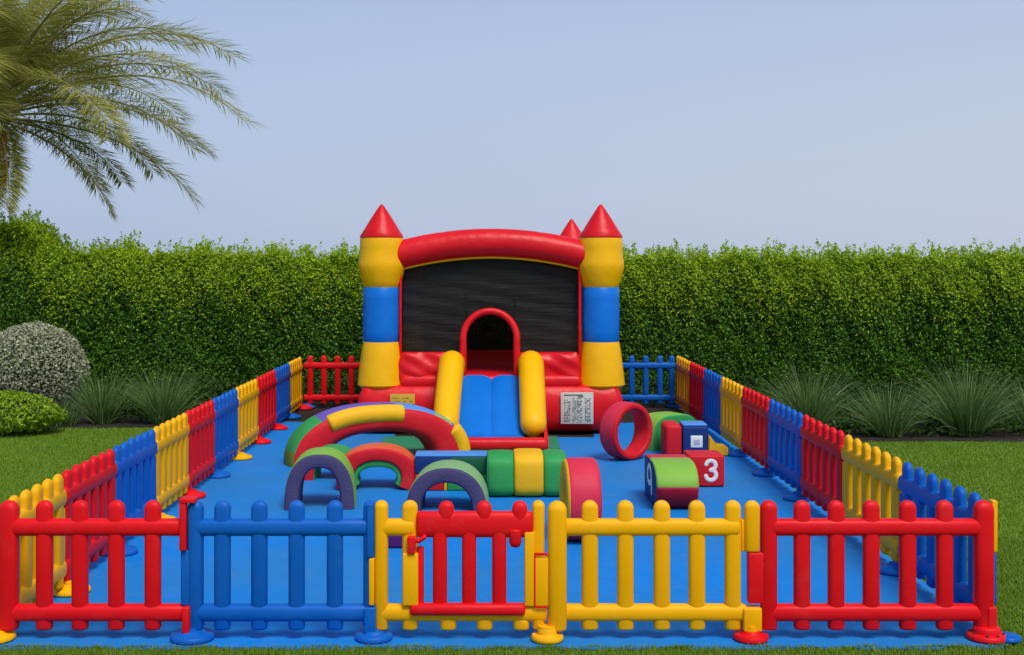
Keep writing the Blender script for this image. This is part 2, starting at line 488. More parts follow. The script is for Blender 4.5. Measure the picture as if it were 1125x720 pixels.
# front: red corner panel
def px_block(t, a, b, ya, yb, col, **k):
    return block(t, fx(a), fx(b), fz(yb), fz(ya), col, **k)
t = thing('fence_panel', 'bright red front panel at the left corner, joined to the blue front panel', 'fence panel', (0, FY, 0), 0, FG)
slat(t, fx(10), 'red', 0.09, 0.075, name='post')
for c in (49, 88, 128, 168): slat(t, fx(c), 'red')
rail(t, fx(8), fx(203), ZR1, 'red'); rail(t, fx(8), fx(205), ZR2, 'red')
px_block(t, 199.5, 207, 547, 603, 'red', y0=-0.052, y1=-0.012); px_block(t, 199.5, 217, 546, 551, 'red', y0=-0.055, y1=0.03, bev=0.004)
px_block(t, 203, 211, 664, 693, 'red', y0=-0.062, y1=-0.01)
foot(t, fx(-6), 'yellow', -0.02)

t = thing('fence_panel', 'blue front panel between the red corner panel and the yellow gate panel', 'fence panel', (0, FY, 0), 0, FG)
slat(t, fx(215), 'blue', 0.074, 0.07, name='post')
for c in (244.5, 285, 326, 368): slat(t, fx(c), 'blue')
slat(t, fx(406), 'blue', 0.06, 0.06, z0=0.06, name='post')
rail(t, fx(212), fx(409), ZR1, 'blue'); rail(t, fx(212), fx(411), ZR2, 'blue')
px_block(t, 200, 211, 603.5, 664, 'blue'); px_block(t, 404, 411, 552, 611, 'blue', y0=-0.045, y1=0.02)
px_block(t, 401, 413.5, 665, 698, 'blue', y0=-0.05, y1=0.03)
foot(t, fx(212), 'blue', -0.01); foot(t, fx(411), 'blue', -0.01, r=0.09)

t = thing('gate_panel', 'yellow front panel framing the red gate', 'gate', (0, FY, 0), 0, FG)
slat(t, fx(419), 'yellow', 0.066, 0.07, name='post')
slat(t, fx(450.5), 'yellow', 0.075)
slat(t, fx(591.5), 'yellow', 0.06, 0.06, name='post', z0=0.05)
rail(t, fx(416), fx(456), ZR1, 'yellow')
rail(t, fx(416), fx(601), ZR2, 'yellow')
for c in (492.5, 532.5, 572.5):
    bm = bmesh.new(); add_slat(bm, fx(c), 0.047, 0.10, 0.078, 0.062, 0, top_r=0.012); from_bm('slat_stub', bm, M['p_yellow'], t)
px_block(t, 406, 412, 611.5, 663, 'yellow', y0=-0.045, y1=0.02)
px_block(t, 443, 460, 606, 663, 'yellow', y0=-0.05, y1=0.02)
px_block(t, 576, 587, 583, 664, 'yellow', y0=-0.045, y1=0.02)
px_block(t, 587, 602, 611, 664, 'yellow', y0=-0.042, y1=0.015)
g = rail(t, fx(458), fx(585), fz(575.5), 'red', h=0.127, dp=0.062, y=-0.012, name='gate_door')
for c in (483.5, 515.5, 548.5):
    bm = bmesh.new(); add_slat(bm, fx(c), fz(664), fz(578), 0.070, 0.056, -0.012, top_r=0.012); from_bm('slat', bm, M['p_red'], g)
for c in (490.5, 532, 571):
    bm = bmesh.new(); add_slat(bm, fx(c), fz(572), Z_TOP, 0.074, 0.058, -0.012); from_bm('knob', bm, M['p_red'], g)
bm = bmesh.new(); add_rail(bm, fx(451), fx(577), fz(667.5), 0.058, 0.06, -0.030); from_bm('lower_rail', bm, M['p_red'], g)
bm = bmesh.new(); add_box(bm, fx(459), fx(466), -0.03, 0.01, fz(664), fz(600), 0.006); from_bm('stile', bm, M['p_red'], g)
bm = bmesh.new(); add_box(bm, fx(448.5), fx(457), -0.062, -0.01, fz(606), fz(587), 0.007)
add_tube(bm, [(fx(455), -0.045, fz(592)), (fx(461), -0.05, fz(592)), (fx(467), -0.045, fz(588))], 0.012, 10)
from_bm('latch', bm, M['p_red'], g)
bm = bmesh.new(); add_slat(bm, fx(566), fz(601), fz(580), 0.06, 0.06, -0.02, top_r=0.01, bot_r=0.028); from_bm('hinge', bm, M['p_red'], g)
bm = bmesh.new()
add_box(bm, fx(586.5), fx(601), -0.048, -0.040, fz(608), fz(605.2), 0.002); add_box(bm, fx(586.5), fx(588), -0.048, -0.040, fz(665), fz(608.4), 0.0015)
add_box(bm, fx(588.3), fx(601), -0.048, -0.040, fz(665.5), fz(664), 0.0015)
from_bm('latch_plate', bm, M['p_red'], t)

t = thing('fence_panel', 'yellow front panel right of the gate, joined to the red corner panel', 'fence panel', (0, FY, 0), 0, FG)
slat(t, fx(612), 'yellow', 0.092, 0.085, y=-0.015, name='post', z0=0.05)
for c in (648, 687, 727, 765.5): slat(t, fx(c), 'yellow', 0.080)
slat(t, fx(805), 'yellow', 0.078); slat(t, fx(826), 'yellow', 0.074, 0.05, z0=fz(606), y=-0.005, name='post')
rail(t, fx(608), fx(812), ZR1, 'yellow'); rail(t, fx(608), fx(820), ZR2, 'yellow')
px_block(t, 815, 835, 666, 691.5, 'yellow', y0=-0.05, y1=0.03); px_block(t, 814, 822, 571, 606, 'yellow', y0=-0.01, y1=0.03)
foot(t, fx(601), 'yellow', -0.03, r=0.078); foot(t, fx(824), 'red', -0.02, r=0.084)
bm = bmesh.new(); add_lathe(bm, fx(601), -0.03, [(0.046, 0.03), (0.048, 0.055), (0.046, 0.058), (0.045, 0.075)], 24); from_bm('stem', bm, M['p_yellow'], t)
bm = bmesh.new(); add_lathe(bm, fx(824), -0.02, [(0.036, 0.04), (0.036, 0.075)], 20); from_bm('stem', bm, M['p_yellow'], t)

t = thing('fence_panel', 'bright red front panel at the right corner, its red foot beside the grass', 'fence panel', (0, FY, 0), 0, FG)
slat(t, fx(844.5), 'red', 0.078, 0.07, name='post')
for c in (881, 918.5, 957, 997, 1037.5): slat(t, fx(c), 'red', 0.079)
slat(t, fx(1080.5), 'red', 0.092, 0.075, name='post')
rail(t, fx(842), fx(1084), ZR1, 'red'); rail(t, fx(842), fx(1084), ZR2, 'red')
px_block(t, 821, 838, 606.5, 662, 'red', y0=-0.03, y1=0.025)
px_block(t, 1082, 1091.5, 665, 694, 'red', y0=-0.045, y1=0.03)
foot(t, fx(1083), 'red', -0.01, r=0.093)
bm = bmesh.new()
add_lathe(bm, fx(1083), -0.01, [(0.062, 0.03), (0.064, 0.058), (0.058, 0.064), (0.05, 0.068)], 28)
from_bm('foot_collar', bm, M['p_red'], t)
bm = bmesh.new()
for q in (20, 160, 200, 250, 290, 340): add_lathe(bm, fx(1083)+0.075*math.cos(R(q)), -0.01+0.075*math.sin(R(q)), [(0.007, 0.030), (0.007, 0.0395), (0.005, 0.0405)], 10)
from_bm('plug', bm, M['screw'], t)

# ---- side panels. local x runs along the panel
def side_panel(x, y0, L, col, nslat, label, rz, foot_col=None, foot_off=0.0, footx=None):
    t = thing('fence_panel', label, 'fence panel', (x, y0, 0), rz, FG)
    p = L/nslat
    wd = min(0.098, p*0.62)
    for i in range(nslat):
        slat(t, p*(i+0.5)+random.uniform(-.003, .003), col, wd, 0.050, z1=Z_TOP+random.uniform(-.003, .003))
    rail(t, 0.010, L-0.008, ZR1-0.01, col, h=0.10, dp=0.060); rail(t, 0.010, L-0.008, ZR2+0.01, col, h=0.10, dp=0.060)
    block(t, 0.012, 0.045, 0.17, 0.47, col, -0.02, 0.02)
    block(t, L-0.045, L-0.012, 0.17, 0.47, col, -0.02, 0.02)
    if foot_col: foot(t, L+(0.0 if footx is None else footx), foot_col, foot_off)
    return t

left_edges = [5.86, 6.62, 7.53, 8.46, 9.38, 10.30, 11.27, 12.28, 13.34, 14.33, 15.25]
left_cols = ['yellow', 'red', 'blue', 'yellow', 'red', 'blue', 'yellow', 'red', 'blue', 'yellow']
left_lab = ['yellow side panel directly behind the red left corner panel',
            'nearest red side panel on the left, seen above the red corner panel',
            'nearest blue side panel on the left, opposite the open lawn',
            'second yellow side panel from the camera on the left side',
            'second red side panel from the camera on the left side, ending by a blue foot',
            'second blue side panel from the camera on the left side, beside a yellow foot',
            'third yellow side panel from the camera on the left side',
            'third red side panel from the camera on the left side',
            'farthest blue side panel on the left, before the last yellow one',
            'farthest yellow side panel on the left, meeting the dark red back panel']
feet_l = ['yellow', 'blue', 'yellow', 'red', 'blue', 'yellow', 'red', 'red', 'blue', 'red']
for i in range(10):
    a, b = left_edges[i], left_edges[i+1]
    X = -2.335-0.045*(a-5.8)/9.6
    side_panel(X, a, b-a, left_cols[i], 5 if i == 0 else 6, left_lab[i], R(90), feet_l[i], -0.045)
right_edges = [5.90, 7.06, 8.20, 9.28, 10.38, 11.46, 12.50, 13.50, 14.45, 15.50]
right_cols = ['blue', 'yellow', 'red', 'blue', 'red', 'yellow', 'blue', 'red', 'yellow']
right_lab = ['nearest blue side panel on the right, right behind the red right corner panel',
             'nearest yellow side panel on the right, in front of the open lawn',
             'red side panel on the right between the nearest yellow panel and a blue one',
             'second blue side panel from the camera on the right, below the fountain grass',
             'red side panel on the right beside a blue round foot, second red from the camera',
             'second yellow side panel from the camera on the right side',
             'farthest blue side panel on the right side, between a yellow and a red one',
             'farthest red side panel on the right, next to the last yellow one',
             'farthest yellow side panel on the right, meeting the blue back panel']
feet_r = ['blue', 'yellow', 'blue', 'blue', 'blue', None, 'blue', None, 'blue']
for i in range(9):
    a, b = right_edges[i], right_edges[i+1]
    t = side_panel(2.415, a, b-a, right_cols[i], 6, right_lab[i], R(90), feet_r[i], 0.045)
    if i == 0:
        block(t, -0.09, -0.045, fz(608), fz(551), 'yellow', -0.035, -0.008)
        block(t, -0.09, -0.045, fz(665), fz(608.6), 'blue', -0.030, -0.006)
        bm = bmesh.new(); add_lathe(bm, -0.13, -0.065, [(0.05, 0.003), (0.062, 0.010), (0.062, 0.020), (0.05, 0.03), (0.02, 0.033)], 24)
        from_bm('foot', bm, M['p_blue'], t)
# ---- back panels
BY = 15.42
t = thing('fence_panel', 'dark red back panel left of the bouncy castle, in front of the hedge', 'fence panel', (0, BY, 0), 0, FG)
bx = lambda px: (px-537)*BY/1327
for c in (341, 356, 371, 386): slat(t, bx(c), 'red', 0.075)
rail(t, bx(334), bx(396), ZR1, 'red'); rail(t, bx(334), bx(396), ZR2, 'red'); foot(t, bx(338), 'blue', -0.05)
t = thing('fence_panel', 'blue back panel right of the bouncy castle, in front of the hedge', 'fence panel', (0, BY, 0), 0, FG)
for c in (694, 709.5, 725, 738): slat(t, bx(c), 'blue', 0.075)
rail(t, bx(680), bx(742), ZR1, 'blue'); rail(t, bx(680), bx(742), ZR2, 'blue')

# ------------------------------------------------------------------ bouncy castle
castle = thing('bouncy_castle', 'red, yellow and blue inflatable bouncy castle with a slide and pointed towers', 'bouncy castle', (0, 13, 0))
def P(name, bm, m, parent=castle, smooth=True):
    o = from_bm(name, bm, m, parent, smooth)
    return o
# all castle geometry is given in world coordinates with y measured from 13
def cy(Y): return Y-13
def puff_box(bm, x0, x1, y0, y1, z0, z1, rr, midx=0, nx=16, amp=0.0):
    """soft-edged box with slightly bulging faces (superellipsoid-like), dense enough for wrinkles"""
    n = 64
    cx_, cy_ = (x0+x1)/2, (y0+y1)/2
    hx, hy, h = (x1-x0)/2, (y1-y0)/2, z1-z0
    def sec(ins):
        out = []
        r = rr
        ex, ey = hx-ins, hy-ins
        rc = max(0.02, rr-ins*0.6)
        per = []
        for q, (sx, sy) in enumerate(((1, 1), (-1, 1), (-1, -1), (1, -1))):
            for k in range(7):
                a = PI/2*(q+k/6)
                per.append((cx_+sx*(ex-rc)+rc*math.cos(a), cy_+sy*(ey-rc)+rc*math.sin(a)))
            # straight-run subdivisions
            nsx = ((1, 1), (-1, 1), (-1, -1), (1, -1))[(q+1) % 4]
            a = PI/2*(q+1)
            p0 = per[-1]; p1 = (cx_+nsx[0]*(ex-rc)+rc*math.cos(a), cy_+nsx[1]*(ey-rc)+rc*math.sin(a))
            for k in range(1, nx): per.append((p0[0]+(p1[0]-p0[0])*k/nx, p0[1]+(p1[1]-p0[1])*k/nx))
        return per
    rings = []
    m = 14
    for i in range(m+1):
        a = -PI/2+PI*i/m
        ins = rr*(1-abs(math.cos(a))**0.75)
        z = z0+rr+(z1-z0-2*rr)*(i/m) + rr*math.sin(a)
        rings.append([Vector((x, y, z)) for x, y in sec(ins)])
    if amp:
        for i, r_ in enumerate(rings):
            for v in r_:
                v.y += amp*math.sin(v.x*9+v.z*5)*math.sin(v.x*4.1+1)*math.sin(i/m*PI)
    grid_faces(bm, rings, matf=lambda i, j: midx)
bm = bmesh.new(); puff_box(bm, -1.41, 1.445, cy(12.86), cy(17.25), 0.035, 0.53, 0.10, amp=0.008)
base = P('base', bm, M['v_red'])
# inner floor
bm = bmesh.new(); puff_box(bm, -0.95, 1.0, cy(12.93), cy(17.0), 0.48, 0.635, 0.05)
P('bounce_floor', bm, M['v_red'])
def tower(X, Y, spire=True):
    y = cy(Y)
    bm = bmesh.new()
    add_lathe(bm, X, y, [(0.20, 0.46), (0.262, 0.52), (0.258, 0.56), (0.245, 0.68), (0.228, 0.82), (0.212, 0.93), (0.200, 0.985)], 40)
    tw = P('tower', bm, M['v_yellow'])
    bm = bmesh.new(); add_lathe(bm, X, y, [(0.192, 0.975), (0.2, 0.987), (0.203, 1.1), (0.205, 1.28), (0.202, 1.46), (0.2, 1.572), (0.19, 1.582)], 40)
    from_bm('blue_band', bm, M['v_blue'], tw)
    bm = bmesh.new(); add_lathe(bm, X, y, [(0.192, 1.57), (0.2, 1.582), (0.218, 1.64), (0.245, 1.74), (0.256, 1.80), (0.254, 1.84), (0.243, 1.90), (0.236, 2.0), (0.236, 2.09), (0.228, 2.115), (0.2, 2.12)], 40)
    from_bm('tower_head', bm, M['v_yellow'], tw)
    if not spire: return tw
    bm = bmesh.new(); add_lathe(bm, X, y, [(0.2, 2.108), (0.236, 2.114), (0.238, 2.128), (0.19, 2.20), (0.13, 2.30), (0.065, 2.40), (0.028, 2.455), (0.014, 2.472), (0.004, 2.476)], 40)
    from_bm('spire', bm, M['v_red'], tw)
    return tw
TX0, TX1 = -1.165, 1.218
for X, Y in ((TX0, 13.14), (TX1, 13.14), (-1.15, 17.0), (1.165, 17.0)): tower(X, Y, not (X < 0 and Y > 15))
# beams
def beam_z(x, zc=2.055, ze=1.935):
    u = (x-0.026)/0.95
    return zc-(zc-ze)*abs(u)**2
def add_beam(Y, name='roof_beam'):
    bm = bmesh.new()
    pts = [Vector((x, cy(Y), beam_z(x))) for x in np.linspace(-1.02, 1.08, 40)]
    def rf(t):
        s = abs(((t*4) % 1)-0.0); s = min(s, 1-s)
        return 0.157-0.007*math.exp(-(s/0.03)**2)
    add_tube(bm, pts, rf, 28, ends='flat')
    o = P(name, bm, M['v_red'])
    return o
b = add_beam(13.14)
bm = bmesh.new(); add_tube(bm, [Vector((x, cy(13.10), beam_z(x)-0.158)) for x in np.linspace(-0.94, 0.99, 40)], 0.014, 10); from_bm('piping', bm, M['v_yellow'], b)
add_beam(17.0)
for X in (TX0, TX1):
    bm = bmesh.new(); add_tube(bm, [Vector((X*0.995, cy(y), 1.95)) for y in np.linspace(13.25, 16.9, 20)], 0.13, 20, ends='flat'); P('roof_beam', bm, M['v_red'])
# netting
EX, EW, EZ, ETOP = 0.013, 0.262, 1.02, 1.30
def net(Y, x0, x1, zb, hole, inside=0.0):
    bm = bmesh.new()
    cols = []
    xs = list(np.linspace(x0, x1, 81))
    if hole: xs = sorted(xs+[EX-EW, EX+EW])
    nz = 30
    for x in xs:
        bot = zb
        if hole and abs(x-EX) <= EW+1e-6:
            bot = EZ+(ETOP-EZ)*math.sqrt(max(0, 1-((x-EX)/EW)**2))
        top = beam_z(x)-0.12
        col = []
        for k in range(nz+1):
            zz = bot+(top-bot)*k/nz
            col.append(Vector((x, cy(Y)+0.010*math.sin(x*5+zz*17)*math.sin(zz*23+x*2), zz)))
        cols.append(col)
    grid_faces(bm, cols, closed_u=False, cap=False)
    if hole:   # keep panels left and right of the opening down to the wall top
        pass
    return P('netting', bm, M['net'])
net(13.17, -0.93, 0.98, 0.80, True)
net(17.0, -0.95, 1.0, 0.60, False)
for X in (TX0+0.02, TX1-0.02):
    bm = bmesh.new()
    cols = [[Vector((X+0.01*math.sin(y*4+k), cy(y), 0.5+1.4*k/12)) for k in range(13)] for y in np.linspace(13.3, 16.85, 24)]
    grid_faces(bm, cols, closed_u=False, cap=False); P('netting', bm, M['net'])
# roof cover of netting, closes the chamber
bm = bmesh.new()
cols = [[Vector((x, cy(y), beam_z(x)-0.06-0.10*math.sin((y-13.14)/3.86*PI))) for x in np.linspace(-1.1, 1.15, 16)] for y in np.linspace(13.2, 16.95, 12)]
grid_faces(bm, cols, closed_u=False, cap=False); P('roof_netting', bm, M['net'])
# red corner strips
for x in (-0.955, 0.985):
    bm = bmesh.new(); add_tube(bm, [(x, cy(13.06), 0.82), (x, cy(13.06), 1.3), (x, cy(13.06), 1.82)], 0.017, 10); P('corner_strip', bm, M['v_red'])
# low front walls (wrinkled)
for x0, x1, s in ((-0.98, -0.262, 1), (0.29, 1.0, 2)):
    bm = bmesh.new(); puff_box(bm, x0, x1, cy(12.96), cy(13.17), 0.50, 0.872, 0.05, nx=26)
    for v in bm.verts:
        if v.co.y < cy(13.05):
            a = (v.co.x*7+v.co.z*13+s*2)
            v.co.y += -0.016*math.sin(a)*math.sin(v.co.x*11-v.co.z*9)-0.008*math.sin(v.co.z*40+v.co.x*23)
    P('front_wall', bm, M['v_red'])
# entry arch
bm = bmesh.new()
pts = [Vector((EX-EW-0.025, cy(12.98), z)) for z in np.linspace(0.60, EZ-0.02, 8)]
pts += [Vector((EX-(EW+0.027)*math.cos(a), cy(12.98+0.06*math.sin(a)), EZ+(ETOP-EZ+0.018)*math.sin(a))) for a in np.linspace(0, PI, 30)]
pts += [Vector((EX+EW+0.025, cy(12.98), z)) for z in np.linspace(EZ-0.02, 0.60, 8)]
add_tube(bm, pts, 0.037, 16, up=Vector((0, 1, 0))); P('entry_arch', bm, M['v_red'])
# slide
def slide_z(Y):
    t = (12.96-Y)/(12.96-11.98)
    t = min(max(t, 0), 1)
    return 0.635-(0.635-0.135)*(t**1.15*0.9+0.1*math.sin(t*PI/2))
slide_lab = None
def lane(x0, x1, m, z_off=0.0):
    bm = bmesh.new()
    rings = []
    for Y in list(np.linspace(12.97, 11.98, 22))+[11.92, 11.86, 11.82]:
        zc = slide_z(Y)
        wdn = 1.0
        row = []
        for k in range(15):
            u = k/14*2-1
            e = 0.03*(1-(abs(u))**4)
            row.append(Vector(((x0+x1)/2+u*(x1-x0)/2, cy(Y), zc-0.03+e+z_off)))
        # close underneath
        row += [Vector((x1, cy(Y), 0.03)), Vector((x0, cy(Y), 0.03))]
        rings.append(row)
    grid_faces(bm, rings)
    return bm
slide = P('slide', lane(-0.34, 0.03, None), M['v_blue'])
from_bm('lane', lane(0.032, 0.36, None), M['v_blue'], slide)
for X, dx in ((-0.395, -0.03), (0.448, -0.005)):
    bm = bmesh.new()
    path = catmull([(X, cy(13.02), 0.66), (X, cy(12.93), 0.755), (X, cy(12.78), 0.745), (X+dx*.4, cy(12.5), 0.58), (X+dx*.8, cy(12.2), 0.38), (X+dx, cy(12.0), 0.235)], 6)
    add_tube(bm, path, lambda t: 0.140-0.008*t, 24); from_bm('bolster', bm, M['v_yellow'], slide)
bm = bmesh.new(); puff_box(bm, -0.52, 0.578, cy(11.68), cy(11.86), 0.006, 0.128, 0.045); from_bm('end_bar', bm, M['v_red'], slide)
for X in (-0.545, 0.562):
    bm = bmesh.new()
    prof = [(12.95, 0.02), (12.95, 0.66)]+[(y, slide_z(y)+0.03) for y in np.linspace(12.7, 11.98, 10)]+[(11.75, 0.12), (11.75, 0.02)]
    rings = [[Vector((X+s*0.018, cy(y), z)) for y, z in prof] for s in (-1, 1)]
    grid_faces(bm, rings); from_bm('side_wall', bm, M['v_red'], slide, smooth=False)
# warning label and yellow label (their print is not readable in the photograph: only marks)
def label(x0, x1, z0, z1, y, m, marks, ink, extra=None):
    bm = bmesh.new(); add_box(bm, x0, x1, y, y+0.006, z0, z1, 0.004, 2)
    o = P('printed_label', bm, m)
    bm = bmesh.new(); rs = random.Random(3)
    for (a, b_, c, d) in marks:
        add_box(bm, x0+(x1-x0)*a, x0+(x1-x0)*b_, y-0.0025, y+0.001, z0+(z1-z0)*c, z0+(z1-z0)*d, 0)
    from_bm('print', bm, ink, o, smooth=False)
    return o
rs = random.Random(5)
marks = [(0.10, 0.68, 0.90, 0.93), (0.52, 0.70, 0.85, 0.88)]
for c0, c1 in ((0.10, 0.30), (0.36, 0.45), (0.50, 0.66), (0.74, 0.92)):
    z = 0.80
    while z > 0.06:
        h = rs.uniform(0.010, 0.022)
        a = c0; 
        while a < c1-0.02:
            l_ = rs.uniform(0.02, 0.07); 
            if rs.random() < 0.72: marks.append((a, min(a+l_, c1), z, z+h))
            a += l_+rs.uniform(0.008, 0.02)
        z -= h+rs.uniform(0.018, 0.035)
for k in range(4): marks.append((0.46+0.0*k, 0.475, 0.12+0.17*k, 0.26+0.17*k))
label(0.765, 1.112, 0.125, 0.462, cy(12.835), M['paper'], marks, M['ink'])
marks = []
for r_ in range(4):
    a = 0.08
    while a < 0.9:
        l_ = rs.uniform(0.03, 0.12)
        if rs.random() < 0.6: marks.append((a, a+l_, 0.2+0.18*r_, 0.25+0.18*r_))
        a += l_+0.04
label(-1.05, -0.785, 0.26, 0.445, cy(12.837), M['paper_y'], marks, M['ink_brown'])

# ------------------------------------------------------------------ play pieces on the mat
# green landing mat
bm = bmesh.new()
poly = [(-1.10, 12.66), (-1.06, 11.85), (-0.92, 11.3), (-0.78, 10.6), (-0.72, 10.0), (0.2, 10.0), (0.55, 11.0), (0.70, 11.9), (0.72, 12.66)]
vs = [bm.verts.new((x, y, 0.006)) for x, y in poly]; f = bm.faces.new(vs)
r_ = bmesh.ops.extrude_face_region(bm, geom=[f]); bmesh.ops.translate(bm, verts=[v for v in r_['geom'] if isinstance(v, bmesh.types.BMVert)], vec=(0, 0, 0.014))
tag(from_bm('landing_mat', bm, M['f_teal'], smooth=False), 'flat teal green mat on the blue floor at the foot of the slide', 'mat')

# big arch
t = thing('soft_play_arch', 'big low arch of red padding with a purple and green back and yellow rolls', 'soft play arch', (-1.045, 11.22, 0), R(20))
bm = bmesh.new()
ml = [M['f_red'], M['f_purple'], M['f_green'], M['f_skyblue'], M['f_olive'], M['f_pale']]
def mf(tt, side, u, v):
    # tt 0 at right foot, 1 at left foot
    if side == 'out' or (side == 'back') or (u > 0.72 and v > -0.999 and u > -v*0.86):
        if tt > 0.93: return 4
        if tt > 0.72: return 2
        if tt > 0.45: return 1
        if tt > 0.30: return 3
        if tt > 0.20: return 5
        return 1
    return 0
add_arch(bm, 0.85, 0.53, 0.50, 0.27, 0.44, mf, n=60, e=3.2, ns=36, power=0.86)
from_bm('arch_body', bm, ml, t)
def roll(t0, t1, r, rad, y, power=0.86):
    bm = bmesh.new(); pts = []
    for q in np.linspace(t0, t1, 24):
        ct, st = math.cos(q), math.sin(q)
        ct = math.copysign(abs(ct)**power, ct); st = abs(st)**power
        a = 0.50+(0.85-0.50)*rad; b_ = 0.27+(0.53-0.27)*rad
        pts.append(Vector((a*ct, y, b_*st)))
    add_tube(bm, pts, r, 24, up=Vector((0, 1, 0)), cap_len=0.35)
    return bm
from_bm('yellow_roll', roll(R(78), R(126), 0.085, 0.68, -0.165), M['f_yellow'], t)
from_bm('yellow_roll', roll(R(6), R(30), 0.080, 0.84, -0.155), M['f_yellow'], t)

def arch_thing(label, loc, rz, ao, bo, ai, bi, depth, m_face, m_out, m_in, e=7, power=0.8, leg=0.0, name='soft_play_arch', t1=PI, ti=0, zoff=0.0):
    t = thing(name, label, 'soft play arch', loc, rz)
    bm = bmesh.new()
    def mf(tt, side, u, v):
        return {'front': 0, 'back': 0, 'out': 1, 'in': 2}[side]
    add_arch(bm, ao, bo, ai, bi, depth, mf, n=52, e=e, ns=32, power=power, t0=ti, t1=t1, zoff=zoff)
    from_bm('arch_body', bm, [m_face, m_out, m_in], t)
    return t
# lime arch with slate face
arch_thing('tall narrow arch with a lime rim and slate face, standing behind the blue front panel', (-1.26, 9.08, 0.004), R(4), 0.262, 0.41, 0.150, 0.30, 0.40, M['f_slate'], M['f_lime'], M['f_slate'], power=0.80)
arch_thing('low wide arch with a pale green rim and slate face, standing behind the gate', (-0.302, 9.0, 0.004), R(-2), 0.300, 0.325, 0.185, 0.205, 0.42, M['f_slate'], M['f_pale'], M['f_slate'], power=0.9)
# red arch with green lining
ra = arch_thing('red arch block with an orange top and green lining, between the two slate faced arches', (-0.90, 9.82, 0.004), R(3), 0.335, 0.245, 0.185, 0.135, 0.34, M['f_red'], M['f_orange'], M['f_green'], power=0.9, zoff=0.095, ti=-R(25), t1=PI+R(25))
bm = bmesh.new(); add_arch(bm, 0.192, 0.150, 0.155, 0.085, 0.30, lambda a, s, u, v: 0, n=40, e=6, t0=-R(25), t1=PI+R(25), zoff=0.095, power=0.9)
from_bm('lining', bm, M['f_green'], ra)
arch_thing('small green arch with red face, seen through the lime rimmed arch', (-1.33, 10.25, 0.004), R(-6), 0.22, 0.27, 0.125, 0.17, 0.30, M['f_red'], M['f_green'], M['f_green'], power=0.85)

# tunnel blocks
t = thing('soft_play_tunnel', 'green crawl tunnel with one yellow band, lying in front of the slide', 'tunnel', (0, 9.57, 0))
def tun(x0, x1, r_y, h, m, name, parent, e=4.5, yo=0):
    bm = bmesh.new(); rings = []
    n = 40
    xs = [x0, x0+0.006, x0+0.02]+list(np.linspace(x0+0.05, x1-0.05, 6))+[x1-0.02, x1-0.006, x1]
    ks = [0.93, 0.97, 0.99]+[1.0]*6+[0.99, 0.97, 0.93]
    for x, k in zip(xs, ks):
        bul = 1+0.012*math.sin((x-x0)/(x1-x0)*PI)
        ring = []
        for j in range(n):
            a = 2*PI*j/n; c, s = math.cos(a), math.sin(a)
            ring.append(Vector((x, yo+r_y*k*bul*math.copysign(abs(c)**(2/e), c), max(0.004, h/2+h/2*k*bul*math.copysign(abs(s)**(2/e), s)))))
        rings.append(ring)
    grid_faces(bm, rings)
    return from_bm(name, bm, m, parent)
tun(-0.01, 0.195, 0.235, 0.325, M['f_green'], 'tunnel_section', t)
tun(0.197, 0.425, 0.245, 0.335, M['f_yellow'], 'tunnel_section', t)
tun(0.427, 0.605, 0.235, 0.328, M['f_green'], 'tunnel_section', t)
t = thing('foam_block', 'long navy foam block with blue top, behind the pale rimmed arch', 'foam block', (0, 9.86, 0))
bm = bmesh.new(); add_box(bm, -0.59, -0.015, -0.22, 0.02, 0.14, 0.272, 0.012, midx=0)
from_bm('block_body', bm, M['f_navy'], t)
bm = bmesh.new(); add_box(bm, -0.305, -0.018, -0.2235, 0.017, 0.137, 0.2725, 0.012); from_bm('side_panel', bm, M['f_dkgreen'], t)
bm = bmesh.new(); add_box(bm, -0.59, -0.015, -0.22, 0.02, 0.274, 0.290, 0.006); from_bm('top_panel', bm, M['f_skyblue'], t)
bm = bmesh.new(); add_box(bm, -0.59, -0.36, -0.215, 0.02, 0.004, 0.137, 0.01); from_bm('lower_panel', bm, M['f_red'], t)
bm = bmesh.new(); add_box(bm, -0.357, -0.335, -0.217, 0.02, 0.004, 0.137, 0.004); from_bm('lower_panel', bm, M['f_yellow'], t)
bm = bmesh.new(); add_box(bm, -0.332, -0.015, -0.215, 0.02, 0.004, 0.137, 0.01); from_bm('lower_panel', bm, M['f_green'], t)

# upright red wheel with a yellow side, behind the gate post
t = thing('padded_drum', 'upright red padded drum with a yellow side face, just behind the front fence', 'padded drum', (0.60, 7.93, 0.268), R(93))
bm = bmesh.new()
add_arch(bm, 0.268, 0.268, 0.12, 0.12, 0.225, lambda a, s, u, v: {'front': 0, 'back': 1, 'out': 0, 'in': 1}[s], 0, 2*PI, 56, 5, True)
from_bm('ring', bm, [M['f_pink'], M['f_yellow']], t)
# plum block
t = None
bm = bmesh.new(); add_box(bm, -0.76, -0.48, 7.66, 7.95, 0.004, 0.115, 0.015)
tag(from_bm('foam_block', bm, M['f_plum']), 'low dark plum foam block glimpsed between the gate panel slats', 'foam block')

# standing red ring
t = thing('foam_ring', 'open red foam ring standing on the blue floor in front of the castle label', 'foam ring', (1.28, 11.25, 0.268), R(38))
bm = bmesh.new()
add_arch(bm, 0.262, 0.268, 0.190, 0.200, 0.21, lambda a, s, u, v: {'front': 0, 'back': 0, 'out': 1, 'in': 0}[s], 0, 2*PI, 60, 3.6, True)
from_bm('ring', bm, [M['f_red'], M['f_pink']], t)

# green arch behind
arch_thing('green foam arch behind the red rounded block, beside the right fence', (1.78, 12.0, 0.004), R(28), 0.29, 0.34, 0.15, 0.21, 0.30, M['f_green'], M['f_lime'], M['f_green'], power=0.6, e=9)
